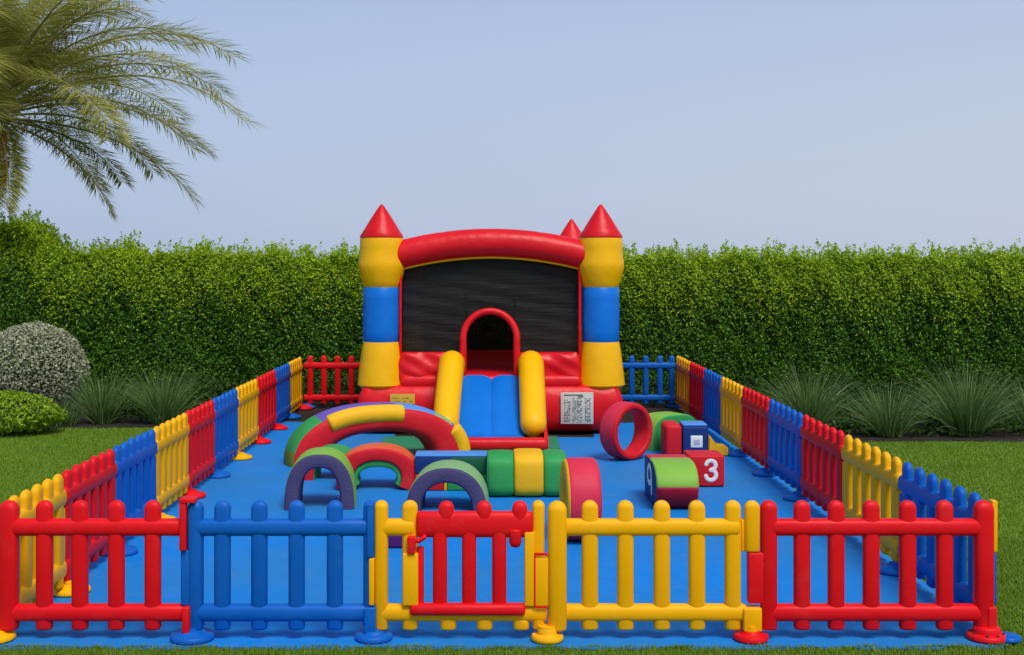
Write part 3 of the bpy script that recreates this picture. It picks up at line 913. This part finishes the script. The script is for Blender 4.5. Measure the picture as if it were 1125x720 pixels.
# red rounded block
bm = bmesh.new(); add_box(bm, 1.655, 1.818, 11.34, 11.68, 0.004, 0.315, 0.045, 5)
tag(from_bm('foam_block', bm, M['f_red']), 'small red foam block with rounded corners, left of the navy cube', 'foam block')

def stroke(pts, r, m, parent, nrm, name='numeral'):
    bm = bmesh.new(); add_tube(bm, catmull(pts, 6), r, 12, up=nrm, flat=(nrm, 0.22)); return from_bm(name, bm, m, parent)
# navy cube with white glyph
t = thing('foam_cube', 'navy foam cube with a light blue top and a white square letter', 'foam cube', (1.945, 11.5, 0))
bm = bmesh.new(); add_box(bm, -0.118, 0.118, -0.13, 0.14, 0.004, 0.288, 0.018, 4); from_bm('cube_body', bm, M['f_navy'], t)
bm = bmesh.new(); add_box(bm, -0.114, 0.114, -0.126, 0.136, 0.289, 0.314, 0.010, 3); from_bm('top_panel', bm, M['f_skyblue'], t)
q = 0.042
bm = bmesh.new(); add_box(bm, -0.045, 0.068, -0.138, -0.125, 0.092, 0.205, 0.006); gl = from_bm('letter', bm, M['white'], t)
bm = bmesh.new(); add_box(bm, -0.018, 0.042, -0.1405, -0.13, 0.118, 0.172, 0.004); from_bm('letter_inset', bm, M['grey_print'], gl)
# yellow step block
t = thing('foam_step', 'small yellow foam step right of the navy cube', 'foam step', (2.165, 11.55, 0))
bm = bmesh.new(); prof = [(-0.085, 0.004), (0.10, 0.004), (0.10, 0.09), (0.0, 0.09), (-0.04, 0.15), (-0.085, 0.21)]
rings = [[Vector((x, y, z)) for x, z in prof] for y in (-0.13, 0.10)]
grid_faces(bm, rings); bmesh.ops.bevel(bm, geom=list(bm.edges), offset=0.010, segments=3, affect='EDGES')
from_bm('step_body', bm, M['f_yellow'], t)

# red cube 3
t = thing('foam_cube', 'red foam cube with a white number three', 'foam cube', (1.768, 9.95, 0))
bm = bmesh.new(); add_box(bm, -0.145, 0.148, -0.145, 0.16, 0.004, 0.262, 0.02, 4); from_bm('cube_body', bm, M['f_red'], t)
cx3, cz3, yy = 0.035, 0.14, -0.147
th = [(-0.042, .055), (-0.03, .078), (0.0, .088), (0.032, .076), (0.044, .046), (0.028, .014), (-0.004, .002)]
th2 = [(-0.004, .002), (0.030, -.006), (0.048, -.040), (0.034, -.076), (0.0, -.090), (-0.032, -.078), (-0.046, -.052)]
th = [(a*0.88, b_*0.88) for a, b_ in th]; th2 = [(a*0.88, b_*0.88) for a, b_ in th2]
nu = stroke([(cx3+a, yy, cz3+b_) for a, b_ in th]+[(cx3+a, yy, cz3+b_) for a, b_ in th2[1:]], 0.0165, M['white'], t, Vector((0, -1, 0)))

# roller block: navy side with 9, lime top, red belly
t = thing('foam_roller', 'rounded foam block with navy side, lime front and red belly', 'foam block', (0, 0, 0))
bm = bmesh.new()
prof = [(9.50, 0.004), (9.50, 0.30), (9.46, 0.325), (9.2, 0.338), (9.02, 0.334), (8.90, 0.308), (8.83, 0.262), (8.80, 0.21), (8.795, 0.185), (8.80, 0.165), (8.83, 0.10), (8.88, 0.04), (8.95, 0.004)]
x0, x1 = 1.225, 1.535
rings = []
for x, k in ((x0, 0.955), (x0+0.006, 0.985), (x0+0.02, 1.0), (x1-0.02, 1.0), (x1-0.006, 0.985), (x1, 0.955)):
    rings.append([Vector((x, 9.2+(y-9.2)*k, max(0.004, 0.185+(z-0.185)*k))) for y, z in prof])
def rm(i, j):
    if i == 0 : pass
    if j in (0, 1, 2): return 2
    if j in (3, 4, 5, 6, 7): return 1
    if j == 8: return 2
    return 3
vs = [[bm.verts.new(p) for p in r_] for r_ in rings]
n = len(prof)
for i in range(len(vs)-1):
    for j in range(n):
        f = bm.faces.new((vs[i][j], vs[i][(j+1) % n], vs[i+1][(j+1) % n], vs[i+1][j])); f.material_index = rm(i, j)
f = bm.faces.new(vs[0][::-1]); f.material_index = 0
f = bm.faces.new(vs[-1]); f.material_index = 3
from_bm('roller_body', bm, [M['f_navy'], M['f_lime'], M['f_pink'], M['f_red']], t)
X9 = x0-0.001
nine = [(0.045, 0.0), (0.03, .055), (-0.02, .085), (-0.075, .06), (-0.095, 0.0), (-0.075, -.05), (-0.02, -.06), (0.03, -.03)]
cyy, czz = 9.16, 0.20
nine = [(a*1.5, b_*0.9) for a, b_ in nine]
o9 = stroke([(X9, cyy-a, czz+b_) for a, b_ in nine+[nine[0]]], 0.021, M['white'], t, Vector((-1, 0, 0)))
stroke([(X9, cyy-0.067, czz+0.01), (X9, cyy-0.075, czz-0.05), (X9, cyy-0.08, czz-0.105)], 0.021, M['white'], t, Vector((-1, 0, 0)))

# ------------------------------------------------------------------ vegetation
def leaves_mesh(name, pos, nrm, size, aspect, m, parent=None, fold=0.0, jitter=0.75):
    """one pointed 4-vertex leaf at each position"""
    n = len(pos)
    d = nrm+jitter*rng.normal(size=(n, 3))
    d /= np.linalg.norm(d, axis=1)[:, None]+1e-9
    a = rng.normal(size=(n, 3)); a -= (a*d).sum(1)[:, None]*d; a /= np.linalg.norm(a, axis=1)[:, None]+1e-9
    b = np.cross(d, a)
    L = (size*(0.6+0.8*rng.random(n)))[:, None] if np.ndim(size) else (size*(0.6+0.8*rng.random(n)))[:, None]
    W = L*aspect
    v = np.empty((n, 4, 3))
    v[:, 0] = pos-a*L*0.5
    v[:, 1] = pos+b*W*0.5+d*L*0.08
    v[:, 2] = pos+a*L*0.5
    v[:, 3] = pos-b*W*0.5+d*L*0.08
    return quad_mesh(name, v, m, parent)

def quad_mesh(name, v, m, parent=None):
    n = len(v)
    me = bpy.data.meshes.new(name)
    me.vertices.add(n*4); me.vertices.foreach_set('co', v.reshape(-1).astype(np.float32))
    me.loops.add(n*4); me.loops.foreach_set('vertex_index', np.arange(n*4, dtype=np.int32))
    me.polygons.add(n); me.polygons.foreach_set('loop_start', np.arange(0, n*4, 4, dtype=np.int32))
    me.update(calc_edges=True); me.validate()
    return link_mesh(name, me, m, parent, smooth=False)

def vnoise(x, y, seed=0, f=1.0):
    s = seed*12.9
    return (np.sin(x*f*1.7+s)*np.cos(y*f*1.3+s*1.7)+0.5*np.sin(x*f*3.9+y*f*2.3+s*0.7)+0.35*np.sin(x*f*7.1-y*f*5.9+s*2.1)+0.25*np.cos(x*f*13.3+y*f*11.1+s))/2.1

# hedge
HY = 17.75
def hedge_top(x):
    base = 1.915+0.06*vnoise(x, x*0+1, 3, 1.9)+0.05*np.maximum(0, np.sin(x*5.3+0.8*np.sin(x*2.1)))+0.05*np.maximum(0, np.sin(x*8.7+1.3*np.sin(x*1.3)))**2
    base = base+0.42*np.clip((-x-6.5)/0.4, 0, 1)+0.12*np.clip((-x-2.0)/6, 0, 1)
    return base
hedge = thing('hedge', 'tall clipped green hedge with loose pale shoots along its top', 'hedge', (0, HY, 0))
def hedge_front(x, z):
    bul = 0.08*vnoise(x, z, 1, 1.4)+0.04*vnoise(x, z, 2, 4.0)+0.06*vnoise(x*2.6, z*0.5, 21, 1.5)
    lean = 0.30*np.clip((z-1.25)/0.85, 0, 1)**2
    return bul+lean
n = 270000
x = rng.uniform(-12, 12, n); ht = hedge_top(x)
z = rng.random(n)**0.92*ht
dep = np.abs(rng.normal(0, 0.11, n))
pos = np.stack([x, hedge_front(x, z)+dep, z], 1)
nr = np.tile(np.array([[0.0, -0.75, 0.55]]), (n, 1))
leaves_mesh('foliage', pos, nr, 0.043, 0.5, M['hedge_leaf'], hedge)
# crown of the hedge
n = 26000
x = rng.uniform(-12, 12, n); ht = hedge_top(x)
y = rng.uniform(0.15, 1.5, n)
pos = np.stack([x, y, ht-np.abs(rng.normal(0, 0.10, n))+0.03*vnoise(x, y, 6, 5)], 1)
leaves_mesh('foliage', pos, np.tile(np.array([[0, -0.2, 1.0]]), (n, 1)), 0.055, 0.45, M['new_lit_leaf'], hedge)
# shoots: thin stems with leaves standing above the cut line
V = []; stems = bmesh.new()
shoots = []
for i in range(4200):
    sx = rng.uniform(-11.8, 11.8)
    cl = vnoise(np.array([sx]), np.array([2.0]), 5, 3.0)[0]
    if cl < rng.uniform(-0.55, 0.35): continue
    sy = rng.uniform(0.15, 1.2); h0 = float(hedge_top(np.array([sx]))[0])
    L = rng.uniform(0.08, 0.26)*(1.0 if rng.random() < 0.75 else 1.35)*(1+0.5*max(0, cl))
    lean = rng.normal(0, 0.12, 2)
    base = np.array([sx, sy, h0-0.10]); tip = base+np.array([lean[0]*L, lean[1]*L, L])
    shoots.append((base, tip))
pp = []
for base, tip in shoots:
    k = int(10+np.linalg.norm(tip-base)*60)
    tt = rng.random(k)
    p = base+(tip-base)*tt[:, None]
    rad = 0.045*(1.15-tt)
    p += rng.normal(size=(k, 3))*rad[:, None]
    pp.append(p)
pp = np.concatenate(pp)
leaves_mesh('shoot_leaves', pp, np.tile(np.array([[0, -0.4, 0.7]]), (len(pp), 1)), 0.052, 0.40, M['new_lit_leaf'], hedge)
# front new growth, massed and paled towards the top to paint in top light
n = 95000
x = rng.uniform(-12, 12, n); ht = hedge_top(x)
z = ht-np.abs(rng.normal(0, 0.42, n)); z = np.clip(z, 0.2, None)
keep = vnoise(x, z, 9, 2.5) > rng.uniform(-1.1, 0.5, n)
x, z = x[keep], z[keep]
pos = np.stack([x, hedge_front(x, z)-0.02+np.abs(rng.normal(0, 0.04, len(x))), z], 1)
leaves_mesh('lit_flush_leaves', pos, np.tile(np.array([[0, -0.6, 0.7]]), (len(x), 1)), 0.045, 0.42, M['new_lit_leaf'], hedge)
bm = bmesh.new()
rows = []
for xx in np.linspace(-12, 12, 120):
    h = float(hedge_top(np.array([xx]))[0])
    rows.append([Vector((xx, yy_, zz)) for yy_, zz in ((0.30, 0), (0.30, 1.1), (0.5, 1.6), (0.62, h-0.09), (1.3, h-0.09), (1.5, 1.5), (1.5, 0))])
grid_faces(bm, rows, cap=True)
from_bm('shade_core', bm, M['dark_core'], hedge, smooth=False)  # added solid core, unseen behind the leaves, stops light passing through

# round clipped shrubs
def shrub(name, label, loc, rx, ry, h, n, leaf, size, m, z0=0.0, asp=0.45, gr=None, rough=1.0):
    t = thing(name, label, 'shrub', loc, 0, gr)
    u = rng.normal(size=(n, 3)); u /= np.linalg.norm(u, axis=1)[:, None]
    u[:, 2] = np.where(u[:, 2] < -0.75, -u[:, 2], u[:, 2])
    bump = 1+rough*0.05*vnoise(u[:, 0]*3, u[:, 2]*3+u[:, 1], 4, 1.5)+rough*0.04*vnoise(u[:, 0]*6, u[:, 2]*6, 8, 2)
    r = (1-np.abs(rng.normal(0, 0.07, n)))*bump
    p = u*r[:, None]*np.array([rx, ry, h/2])+np.array([0, 0, h/2+z0])
    p[:, 2] = np.maximum(p[:, 2], 0.03)
    leaves_mesh('foliage', p, u*0.9+np.array([0, 0, 0.25]), size, asp, m, t, jitter=0.8)
    bm = bmesh.new(); bmesh.ops.create_icosphere(bm, subdivisions=3, radius=1, matrix=Matrix.Translation((0, 0, h/2+z0)) @ Matrix.Diagonal((rx*0.82, ry*0.82, h/2*0.82, 1)))
    for v in bm.verts: v.co.z = max(v.co.z, 0.02)
    from_bm('shade_core', bm, M['dark_core'], t)  # added solid core, darkens the gaps between the leaves
    return t
shrub('round_shrub', 'silvery grey ball shaped shrub in front of the hedge at the left edge', (-5.50, 14.6, 0), 0.63, 0.60, 1.10, 15000, None, 0.034, M['silver_leaf'], z0=0.02, asp=0.6)
# yellow green low mound
shrub('low_shrub', 'low yellow green leafy mound in front of the silvery ball shrub', (-5.22, 13.05, 0), 0.60, 0.42, 0.47, 9000, None, 0.042, M['shrub_leaf'], z0=-0.03, asp=0.4, rough=2.4)

# fountain grass
def tuft(label, loc, h, spread, nb, gr='fountain grass clumps along the hedge', dark=False):
    t = thing('grass_clump', label, 'grass clump', loc, 0, gr)
    V = []
    nb = int(nb*0.62)
    seg = 6
    for i in range(nb):
        a = rng.uniform(0, 2*PI); L = h*0.84*rng.uniform(0.75, 1.35)
        el = rng.normal(68, 15); el = min(max(el, 25), 90)
        d = np.array([math.cos(a)*math.cos(R(el)), math.sin(a)*math.cos(R(el)), math.sin(R(el))])
        p = np.array([math.cos(a), math.sin(a), 0])*rng.random()*0.09*spread
        droop = rng.uniform(0.15, 0.75)
        side = np.cross(d, [0, 0, 1.0]); side = side/(np.linalg.norm(side)+1e-9)
        ra = rng.uniform(0, PI); side = side*math.cos(ra)+np.cross(side, d)*math.sin(ra)
        wd = rng.uniform(0.0035, 0.007)
        prev = p.copy(); pw = wd
        for s in range(seg):
            f = (s+1)/seg
            dd = d+np.array([math.cos(a)*0.35*spread, math.sin(a)*0.35*spread, -1.0])*droop*f*f
            dd /= np.linalg.norm(dd)
            q = prev+dd*L/seg
            if q[2] < 0.02: q[2] = 0.02
            w2 = wd*(1-f*0.92)
            V.append([prev-side*pw, prev+side*pw, q+side*w2, q-side*w2])
            prev = q; pw = w2
    v = np.array(V)
    # weld blades into islands: build with shared verts per blade
    n = nb
    me = bpy.data.meshes.new('blades')
    vv = v.reshape(n, seg, 4, 3)
    verts = np.empty((n, (seg+1)*2, 3))
    verts[:, 0] = vv[:, 0, 0]; verts[:, 1] = vv[:, 0, 1]
    for s in range(seg):
        verts[:, 2*s+2] = vv[:, s, 3]; verts[:, 2*s+3] = vv[:, s, 2]
    k = (seg+1)*2
    faces = []
    base = np.arange(n)*k
    fi = np.empty((n, seg, 4), dtype=np.int32)
    for s in range(seg):
        fi[:, s] = np.stack([base+2*s, base+2*s+1, base+2*s+3, base+2*s+2], 1)
    me.vertices.add(n*k); me.vertices.foreach_set('co', verts.reshape(-1).astype(np.float32))
    me.loops.add(n*seg*4); me.loops.foreach_set('vertex_index', fi.reshape(-1))
    me.polygons.add(n*seg); me.polygons.foreach_set('loop_start', np.arange(0, n*seg*4, 4, dtype=np.int32))
    me.update(calc_edges=True); me.validate()
    link_mesh('blades', me, M['tuft'], t, smooth=False)
    return t
tuft('fountain grass clump beside the silvery ball shrub on the left', (-4.45, 13.9, 0), 0.66, 1.2, 700)
tuft('wide fountain grass clump on the left, nearer the fence than the other left clump', (-3.75, 13.9, 0), 0.70, 1.4, 900)
tuft('small dark grass clump squeezed between the low mound and the ball shrub', (-4.85, 13.75, 0), 0.34, 1.6, 420)
tuft('fountain grass clump partly behind the blue right fence panel', (3.52, 13.3, 0), 0.76, 1.4, 900)
tuft('low spreading fountain grass clump, middle one of the three right of the fence', (4.25, 12.85, 0), 0.60, 1.7, 950)
tuft('largest fountain grass clump, at the right, in front of the hedge', (5.10, 12.9, 0), 0.80, 1.7, 1400)
tuft('fountain grass clump cut by the right edge of the photo', (5.95, 13.2, 0), 0.60, 1.6, 700)

# low dark planting filling the bed at the hedge foot
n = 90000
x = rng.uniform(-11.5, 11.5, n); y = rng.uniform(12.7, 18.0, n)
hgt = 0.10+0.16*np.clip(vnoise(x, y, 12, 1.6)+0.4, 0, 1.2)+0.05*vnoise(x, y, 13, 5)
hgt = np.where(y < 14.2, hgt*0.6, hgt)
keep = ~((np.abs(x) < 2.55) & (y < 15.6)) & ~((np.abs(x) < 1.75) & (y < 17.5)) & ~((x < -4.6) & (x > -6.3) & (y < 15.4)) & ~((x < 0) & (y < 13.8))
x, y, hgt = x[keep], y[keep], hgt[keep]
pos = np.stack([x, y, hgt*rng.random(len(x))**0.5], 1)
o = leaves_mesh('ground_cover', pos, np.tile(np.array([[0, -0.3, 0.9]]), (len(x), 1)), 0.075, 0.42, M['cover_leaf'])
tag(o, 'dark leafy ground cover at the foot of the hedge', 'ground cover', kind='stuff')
# lawn blades near the mat and on the open lawn
def blades(n, xr, yr, h, wd):
    x = rng.uniform(*xr, n); y = rng.uniform(*yr, n)
    return x, y
def lawn_blades():
    X = []; Y = []; H = []; W = []
    def add(n, x0, x1, y0, y1, h, wd):
        X.append(rng.uniform(x0, x1, n)); Y.append(rng.uniform(y0, y1, n)); H.append(h*rng.uniform(0.6, 1.3, n)); W.append(np.full(n, wd))
    add(52000, -3.0, 3.1, 5.20, 5.675, 0.024, 0.0022)
    add(60000, 2.50, 3.6, 5.6, 8.0, 0.022, 0.0030)
    add(110000, 2.50, 7.6, 8.0, 12.42, 0.022, 0.0036)
    add(110000, -7.6, -2.52, 7.0, 13.5, 0.022, 0.0036)
    # tufts leaning over the mat's front edge
    for k in range(70):
        cx_ = rng.uniform(-2.5, 2.5); m_ = 60
        X.append(cx_+rng.normal(0, 0.03, m_)); Y.append(5.668+np.abs(rng.normal(0, 0.008, m_))*rng.uniform(0, 2)); H.append(rng.uniform(0.012, 0.034, m_)); W.append(np.full(m_, 0.0022))
    X = np.concatenate(X); Y = np.concatenate(Y); H = np.concatenate(H); W = np.concatenate(W)
    n = len(X)
    a = rng.uniform(0, 2*PI, n); lean = rng.uniform(0.1, 0.7, n)
    b0 = np.stack([X, Y, np.full(n, -0.012)], 1)
    tip = b0+np.stack([np.cos(a)*lean*H, np.sin(a)*lean*H, H], 1)
    th = rng.uniform(0, PI, n)
    s = np.stack([np.cos(th), np.sin(th)*0.6, np.zeros(n)], 1)*W[:, None]
    mid = (b0+tip)/2-np.stack([np.cos(a)*H*0.08, np.sin(a)*H*0.08, np.zeros(n)], 1)
    v = np.empty((n, 4, 3)); v[:, 0] = b0-s; v[:, 1] = b0+s; v[:, 2] = mid+s*0.9; v[:, 3] = tip
    return v
o = quad_mesh('lawn_grass', lawn_blades(), M['blade']); tag(o, 'short green lawn grass around the blue play surface', 'grass', kind='stuff')

# ------------------------------------------------------------------ palm
PX, PY, PZ = -8.35, 20.0, 4.30
palm = thing('date_palm', 'date palm with arching olive fronds at the upper left', 'palm tree', (PX, PY, 0))
bm = bmesh.new(); prof = []
nz = 60
for i in range(nz+1):
    zz = PZ*i/nz
    prof.append((0.21+0.02*math.sin(i*PI)+0.022*(i % 2)+0.05*max(0, 1-zz/0.5), zz))
add_lathe(bm, 0, 0, prof, 24); from_bm('trunk', bm, M['trunk'], palm)
def frond(azm, el, L, droop, twist, seed):
    r2 = np.random.default_rng(seed)
    N = 34
    d0 = np.array([math.cos(azm)*math.cos(el), math.sin(azm)*math.cos(el), math.sin(el)])
    hor = np.array([math.cos(azm), math.sin(azm), 0])
    p = np.array([0.10*math.cos(azm), 0.10*math.sin(azm), PZ-0.02]); pts = [p.copy()]; dirs = []
    cur = el
    for i in range(N):
        f = (i+1)/N
        cur = el-droop*f**1.6
        d = hor*math.cos(cur)+np.array([0, 0, 1])*math.sin(cur)
        d = d+np.cross(hor, [0, 0, 1])*twist*f*f*0.3
        d /= np.linalg.norm(d)
        p = p+d*L/N; pts.append(p.copy()); dirs.append(d)
    bm = bmesh.new()
    add_tube(bm, [Vector(q) for q in pts], lambda t: 0.024*(1-t)**0.8+0.003, 6, ends='flat')
    leaf = []
    nl = 190
    for i in range(nl):
        f = 0.20+0.80*i/nl
        k = min(int(f*N), N-1); a = pts[k]+(pts[k+1]-pts[k])*(f*N-k)
        d = dirs[k]
        side = np.cross(d, [0, 0, 1]); side /= np.linalg.norm(side)+1e-9
        up = np.cross(side, d)
        ll = L*0.150*(math.sin(PI*(0.16+0.68*f))**0.6)*r2.uniform(0.85, 1.15)
        for sgn in (-1, 1):
            fwd = 0.38+0.55*f+r2.normal(0, 0.12)
            vang = r2.choice([0.40, 0.15, -0.12])+r2.normal(0, 0.10)
            ld = side*sgn*1.0+d*fwd+up*vang
            ld /= np.linalg.norm(ld)
            wv = np.cross(ld, up+side*0.4*r2.normal()); wv /= np.linalg.norm(wv)+1e-9
            wd = 0.0098
            m1 = a+ld*ll*0.5
            ld2 = ld+np.array([0, 0, -0.22]); ld2 /= np.linalg.norm(ld2)
            tip = m1+ld2*ll*0.55
            leaf.append([a-wv*wd*0.4, m1-wv*wd, tip, m1+wv*wd])
    return bm, leaf
FR = []
seed = 100
# rings of fronds, from upright centre to hanging skirt
for el, num, L, dr in ((76, 8, 3.3, 1.2), (60, 13, 3.9, 1.35), (44, 14, 4.45, 1.25), (27, 15, 4.5, 1.10), (8, 12, 4.0, 0.98), (-14, 7, 3.0, 0.85)):
    off = rng.uniform(0, 2*PI)
    for k in range(num):
        FR.append((off+2*PI*k/num+rng.normal(0, 0.12), R(el+rng.normal(0, 5)), L*rng.uniform(0.9, 1.06), dr*rng.uniform(0.85, 1.15)))
for a_, e_, L_, d_ in FR:
    bm, leaf = frond(a_, e_, L_, d_, rng.normal(0, 0.8), seed); seed += 1
    fo = from_bm('frond', bm, M['rachis'], palm)
    quad_mesh('leaflets', np.array(leaf), M['palm_leaf'], fo)
# date bunches
for bxp, byp in ((0.34, -0.45), (-0.3, -0.4), (0.1, 0.5)):
    bm = bmesh.new()
    add_tube(bm, catmull([(0.05, 0, PZ), (bxp*0.8, byp*0.7, PZ+0.12), (bxp, byp, PZ-0.15), (bxp, byp, PZ-0.4)], 5), 0.018, 8)
    bn = from_bm('date_stalk', bm, M['rachis'], palm)
    bm = bmesh.new()
    for i in range(230):
        f = rng.random(); rr = 0.10*math.sin(PI*min(1, 0.15+f*0.8))
        q = rng.uniform(0, 2*PI)
        c = Vector((bxp+rr*math.cos(q), byp+rr*math.sin(q), PZ-0.20-f*0.95))
        bmesh.ops.create_icosphere(bm, subdivisions=1, radius=0.02, matrix=Matrix.Translation(c) @ Matrix.Diagonal((1, 1, 1.5, 1)))
    from_bm('dates', bm, M['date'], bn)
